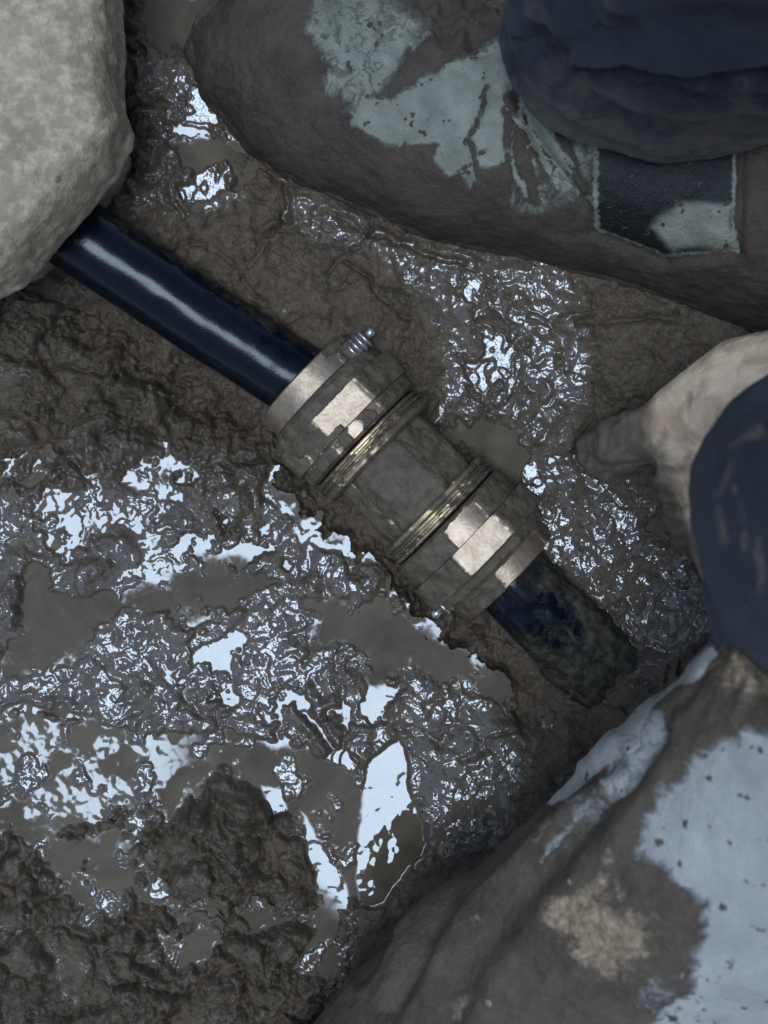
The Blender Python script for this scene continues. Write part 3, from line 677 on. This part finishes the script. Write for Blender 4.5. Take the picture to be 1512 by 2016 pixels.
# ---- trouser leg above that boot (bunched over it)
stT = [(1350,130,.085,150,.05),(1340,95,.10,250,.06),(1345,70,.13,315,.075),(1370,20,.165,330,.085),(1400,-60,.19,270,.08),(1410,-110,.21,265,.08),(1420,-150,.24,330,.09),(1470,-230,.28,380,.09),(1600,-420,.34,380,.085),(1900,-800,.42,380,.085),(1950,-870,.42,60,.02)]
def tube_rings(name, st, mat, parent, nr, seg, disp, masks):
    """horizontal-ish rings: px, py, z, rx_px, ry_px"""
    A = np.array(st, float); t = np.linspace(0, len(A) - 1, nr); I = np.arange(len(A))
    C = np.stack([np.interp(t, I, A[:, k]) for k in range(5)], -1)
    for _ in range(10): C[1:-1] = (C[:-2] + 2 * C[1:-1] + C[2:]) / 4
    th = np.linspace(0, 2 * np.pi, seg, endpoint=False)
    k = ((H - C[:, 2]) / FPX)[:, None]
    xx = (C[:, 0:1] - 756 + C[:, 3:4] * np.cos(th)) * k; yy = (1008 - C[:, 1:2] - C[:, 4:5] * np.sin(th)) * k
    V3 = np.stack([xx, yy, np.broadcast_to(C[:, 2:3], xx.shape)], -1).reshape(-1, 3)
    N = vnormals(V3, nr, seg); cc = np.stack([xx.mean(1), yy.mean(1), C[:, 2]], -1)
    N *= np.sign(np.sum(N * (V3 - np.repeat(cc, seg, 0)), 1).mean())
    pxx, pyy = to_px(V3); at = masks(V3, pxx, pyy); V3 = V3 + N * disp(V3, pxx, pyy, at)[:, None]
    V3 = np.vstack([V3, cc[0], cc[-1]]); at = {a: np.r_[b, b[0], b[-1]] for a, b in at.items()}
    F = [tuple(x) for x in grid_faces(nr, seg, True)]; c0, c1 = nr * seg, nr * seg + 1
    F += [(c0, (j + 1) % seg, j) for j in range(seg)] + [(c1, (nr - 1) * seg + j, (nr - 1) * seg + (j + 1) % seg) for j in range(seg)]
    return mesh_np(name, V3, F, mat, parent, attrs=at)
stT = [(1340,110,.100,110,90),(1338,105,.098,250,170),(1338,98,.104,318,212),(1345,80,.118,350,236),(1370,40,.145,372,262),(1400,-20,.18,398,285),(1430,-90,.22,420,310),
       (1500,-200,.28,420,330),(1600,-320,.36,400,330),(1700,-420,.42,350,300),(1760,-460,.44,60,60)]
def disp_ta(V_, x, y, at):
    d = disp_c(V_, x, y, at) * .8
    for pts, wd, dp in [([(1150,133),(1240,128),(1400,124),(1600,116)],9,.013), ([(1060,60),(1110,140),(1170,200)],14,.004), ([(1250,40),(1400,20),(1560,40)],22,.004), ([(1200,220),(1320,250),(1480,230)],20,.003)]:
        q_ = line_d(x, y + 5 * n3(V_, .03, 5), pts); d += -dp * np.exp(-(q_ / wd) ** 2)
        up_ = np.exp(-((q_ - 2.4 * wd) / (1.5 * wd)) ** 2); d += dp * .6 * up_ * (y < pts[0][1] + 10)
    return d + .0006 * fbm3(V_, .006, 2, 48)
trA = keep(tube_rings('trouser_leg', stT, CLOTH, pers, 360, 420, disp_ta, masks_c(lambda V_, x, y: .55 * sstep(90, 290, y) + .2 * (1 - sstep(1020, 1110, x)))))
trA['label'] = 'navy trouser leg bunched above the green boot'

# ---- the nearer boot, its shaft rising towards the camera
def masks_b(V_, x, y):
    wx = x + 16 * fbm3(V_, .03, 3, 71); wy = y + 16 * fbm3(V_, .03, 3, 72)
    clean = np.maximum.reduce([
        .90 * pm(wx, wy, [(1395,1470),(1460,1440),(1600,1430),(1600,2100),(1330,2100),(1350,1985),(1375,1890),(1385,1780),(1330,1740),(1265,1690),(1255,1640),(1290,1570)], 42),
        .85 * pm(wx, wy, [(1050,1560),(1110,1500),(1250,1390),(1400,1270),(1440,1250),(1420,1300),(1300,1400),(1230,1480),(1120,1570),(1080,1585)], 9),
        .62 * pm(wx, wy, [(1180,1480),(1300,1400),(1330,1420),(1230,1560),(1180,1590)], 14),
        .70 * pm(wx, wy, [(1250,2040),(1330,1960),(1400,1930),(1500,1900),(1500,2060)], 20)])
    for pts, wd in [([(1240,1470),(1150,1590),(1060,1700)], 4)]:
        clean = np.maximum(clean, .55 * (1 - sstep(wd * .5, wd * 1.8, line_d(x, y, pts) + 4 * n3(V_, .008, 3))))
    clean = np.maximum(clean, .47 * blob(x, y, 1180, 1560, 220, 60, -45) + .42 * blob(x, y, 1300, 1950, 120, 60, -30))
    tan = (.72 * blob(wx, wy, 1215, 1850, 125, 85, -25) + .6 * blob(wx, wy, 1120, 1790, 60, 40) + .45 * blob(wx, wy, 1200, 1700, 40, 90, 20)
           + .55 * blob(wx, wy, 1470, 1330, 110, 90) + .5 * blob(wx, wy, 900, 1990, 30, 60, 30) + .45 * blob(wx, wy, 950, 1810, 24, 26) + .5 * blob(wx, wy, 1060, 1640, 26, 40, 30) + .15 * blob(wx, wy, 780, 1850, 80, 80))
    return {'mud': 1 - clean, 'dark': np.zeros(len(V_)), 'tan': tan}
def disp_b(V_, x, y, at):
    d = .004 * fbm3(V_, .08, 3, 1) + .0006 * fbm3(V_, .009, 3, 2) * (.3 + at['mud']) + .0010 * sstep(.35, .7, at['mud'])
    d += .0035 * np.clip(at['tan'], 0, 1) * (.5 + fbm3(V_, .01, 3, 9))
    for pts, wd, dp in [([(1210,1490),(1060,1610),(940,1720),(860,1830),(780,1990)], 16, .0035), ([(1300,1450),(1160,1620),(1040,1760),(930,1900),(880,2040)], 26, .0035),
                        ([(1130,1530),(980,1650),(820,1790),(720,1930)], 14, .002), ([(1430,1290),(1340,1400),(1270,1490)], 12, .0015)]:
        q_ = line_d(x + 8 * n3(V_, .03, 5), y, pts); d += -dp * np.exp(-(q_ / wd) ** 2) + dp * .7 * np.exp(-((q_ - 2 * wd) / wd) ** 2)
    d += .003 * sstep(.1, .4, n3(V_, .022, 33)) * blob(x, y, 760, 1830, 110, 110)
    return d
stB = [(560,2420,.03,60,.02),(610,2370,.035,150,.04),(700,2270,.05,225,.052),(848,2155,.085,262,.062),(1036,2021,.125,292,.068),(1243,1858,.165,312,.072),(1432,1677,.205,312,.074),(1600,1475,.24,282,.075),(1690,1400,.255,288,.075)]
bootB = keep(loft('rubber_boot', stB, BOOT_B, pers, 420, 420, disp_b, masks_b, power=2.15))
bootB['label'] = 'boot shaft closest to the eye, pale grey rubber under brown mud smears'
# ---- knee of the nearer leg
def knee(name, parent):
    c = np.array(W(1655, 1052, .285)); r0 = 292 * (H - .285) / FPX
    path = [c + np.array([.03, -.075, -.075]), c + np.array([.02, -.05, -.045]), c + np.array([.004, -.01, -.005]), c + np.array([.0, .012, .006]), c + np.array([.05, .03, .01]), c + np.array([.14, .03, .02]), c + np.array([.3, .02, .03])]
    bm = bmesh.new()
    P = [Vector(p) for p in path]; rs = [.058, .062, .0655, .066, .07, .078, .085]
    for (a, ra), (b, rb) in zip(zip(P[:-1], rs[:-1]), zip(P[1:], rs[1:])):
        for k in range(6):
            f = k / 6; bmesh.ops.create_icosphere(bm, subdivisions=3, radius=ra + (rb - ra) * f, matrix=Matrix.Translation(a.lerp(b, f)))
    return bm
def remeshed(name, bm, mat, parent, voxel, smooth, masks, disp=None):
    me = bpy.data.meshes.new('tmp'); bm.to_mesh(me); bm.free(); tmp = bpy.data.objects.new('tmp', me); S.collection.objects.link(tmp)
    r = tmp.modifiers.new('r', 'REMESH'); r.mode = 'VOXEL'; r.voxel_size = voxel
    s = tmp.modifiers.new('s', 'SMOOTH'); s.factor = .5; s.iterations = smooth
    dg = bpy.context.evaluated_depsgraph_get(); me2 = bpy.data.meshes.new_from_object(tmp.evaluated_get(dg))
    bpy.data.objects.remove(tmp); bpy.data.meshes.remove(me)
    n = len(me2.vertices); V3 = np.empty(n * 3, np.float32); me2.vertices.foreach_get('co', V3); V3 = V3.reshape(-1, 3)
    x, y = to_px(V3); at = masks(V3, x, y)
    if disp is not None:
        N = np.empty(n * 3, np.float32); me2.vertices.foreach_get('normal', N); V3 = V3 + N.reshape(-1, 3) * disp(V3, x, y, at)[:, None]
        me2.vertices.foreach_set('co', V3.astype(np.float32).ravel())
    for a, b in at.items():
        q_ = me2.attributes.new(a, 'FLOAT', 'POINT'); q_.data.foreach_set('value', np.asarray(b, np.float32))
    me2.polygons.foreach_set('use_smooth', np.ones(len(me2.polygons), bool)); me2.materials.clear(); me2.materials.append(mat); me2.name = name
    o = bpy.data.objects.new(name, me2); S.collection.objects.link(o); o.parent = parent; return o
trB = keep(remeshed('trouser_leg', knee('k', pers), CLOTH, pers, .003, 10,
      masks_c(lambda V_, x, y: .55 * (1 - sstep(4, 14, np.minimum.reduce([line_d(x, y, q_) for q_ in ([(1412, 975), (1440, 915)], [(1415, 1000), (1425, 1075)], [(1448, 960), (1462, 1080)], [(1440, 880), (1500, 850)], [(1490, 1060), (1500, 1180)])]) + 4 * n3(V_, .012, 3))) + .30 * blob(x, y, 1420, 960, 40, 90, 20) + .2 * blob(x, y, 1480, 830, 60, 40) - .15), disp_c))
trB['label'] = 'navy trouser knee closest to the eye, over the muddy hand'

# ---- hand
def hand_bm():
    bm = bmesh.new()
    def chain(pts):
        for (a, b) in zip(pts[:-1], pts[1:]):
            pa, pb = W(*a[:3]), W(*b[:3]); n = max(3, int((pb - pa).length / .003))
            for k in range(n + 1):
                f = k / n; bmesh.ops.create_icosphere(bm, subdivisions=2, radius=(a[3] + (b[3] - a[3]) * f) / 1000, matrix=Matrix.Translation(pa.lerp(pb, f)))
    wr = (1545, 735, .125, 27)
    chain([(2000, 620, .22, 40), (1750, 680, .17, 34), (1620, 715, .14, 28), wr])                    # forearm
    chain([wr, (1450, 775, .105, 24), (1345, 845, .080, 15), (1322, 945, .062, 10.5), (1335, 1025, .034, 9.5), (1352, 1075, .006, 8.5), (1358, 1092, -.004, 8)])       # index
    chain([wr, (1490, 800, .110, 24), (1400, 890, .085, 15), (1375, 995, .066, 11), (1388, 1075, .034, 10), (1400, 1130, .002, 8.8)])    # middle
    chain([wr, (1530, 820, .110, 23), (1455, 920, .082, 14), (1432, 1015, .062, 10.5), (1440, 1085, .032, 9.5), (1450, 1130, .004, 8.2)])
    chain([wr, (1570, 830, .105, 22), (1512, 935, .076, 13), (1492, 1010, .056, 9), (1497, 1065, .030, 8.2), (1502, 1095, .008, 7.2)])
    chain([wr, (1455, 735, .105, 22), (1375, 785, .085, 18.5), (1300, 842, .066, 18), (1235, 872, .048, 19.5), (1190, 893, .032, 17)])   # thumb
    return bm
def masks_h(V_, x, y):
    m = 1 - sstep(1240, 1340, x - .25 * (y - 850)) + .35 * sstep(900, 1050, y) + .18 + .30 * fbm3(V_, .03, 3, 3)
    return {'mud': m}
def disp_h(V_, x, y, at):
    d = .0012 * fbm3(V_, .02, 3, 5) + .0035 * sstep(.8, 1.2, at['mud']) * fbm3(V_, .012, 2, 8)
    for cx, cy in ((1338, 930), (1380, 985), (1262, 862)):                                            # knuckle creases
        d -= .0009 * np.cos((y - cy) / 5.5) * blob(x, y, cx, cy, 40, 22)
    return d
hand = keep(remeshed('hand', hand_bm(), SKIN, pers, .0019, 7, masks_h, disp_h))
hand['label'] = 'bare hand planted in the mud, thumb caked in mud'

# ------------------------------------------------------------------ grit large enough to see
dg = bpy.context.evaluated_depsgraph_get()
PEB = (0.30, 0.27, 0.21)
pmat = M('pebble_stone'); pmat = pmat.set(Base_Color=pmat.mix(pmat.noise(300, 3), (0.10, 0.08, 0.055), (0.24, 0.20, 0.15)), Roughness=.5, Coat_Weight=.4, Coat_Roughness=.15)
for i, (px, py, rr, lab) in enumerate([(1355, 722, 2.6, 'tiny pale pebble pressed into the mud above the hand'), (560, 612, 2.2, 'tiny buff pebble in the mud beside the clean pipe, above the coupling'),
        (962, 1974, 3.4, 'dark wet pebble stuck near the lower end of the closest boot'), (1121, 1735, 2.6, 'small greenish pebble stuck on the middle of the closest boot'), (1338, 1985, 2.4, 'tiny tan pebble stuck below the tan mud on the closest boot'),
        (112, 352, 3.0, 'small white chip lying on the sandy stone block')]):
    tgt = W(px, py, 0); hit = S.ray_cast(dg, cam.location, (tgt - cam.location).normalized())
    if not hit[0]: continue
    bm = bmesh.new(); bmesh.ops.create_icosphere(bm, subdivisions=3, radius=rr * .55 / 1000)
    for vt in bm.verts:
        q_ = np.array([vt.co * 1.0]); vt.co *= 1 + .35 * float(n3(q_ + i, .0035, i)[0]); vt.co.z *= .65; vt.co.x *= 1.25
    me = bpy.data.meshes.new('pebble'); bm.to_mesh(me); bm.free(); me.materials.append(pmat)
    me.polygons.foreach_set('use_smooth', [True] * len(me.polygons))
    o = bpy.data.objects.new('pebble', me); S.collection.objects.link(o); o.location = hit[1]
    o.rotation_euler = hit[2].to_track_quat('Z', 'Y').to_euler(); o['label'] = lab; o['category'] = 'pebble'; o['group'] = 'scattered pebbles'
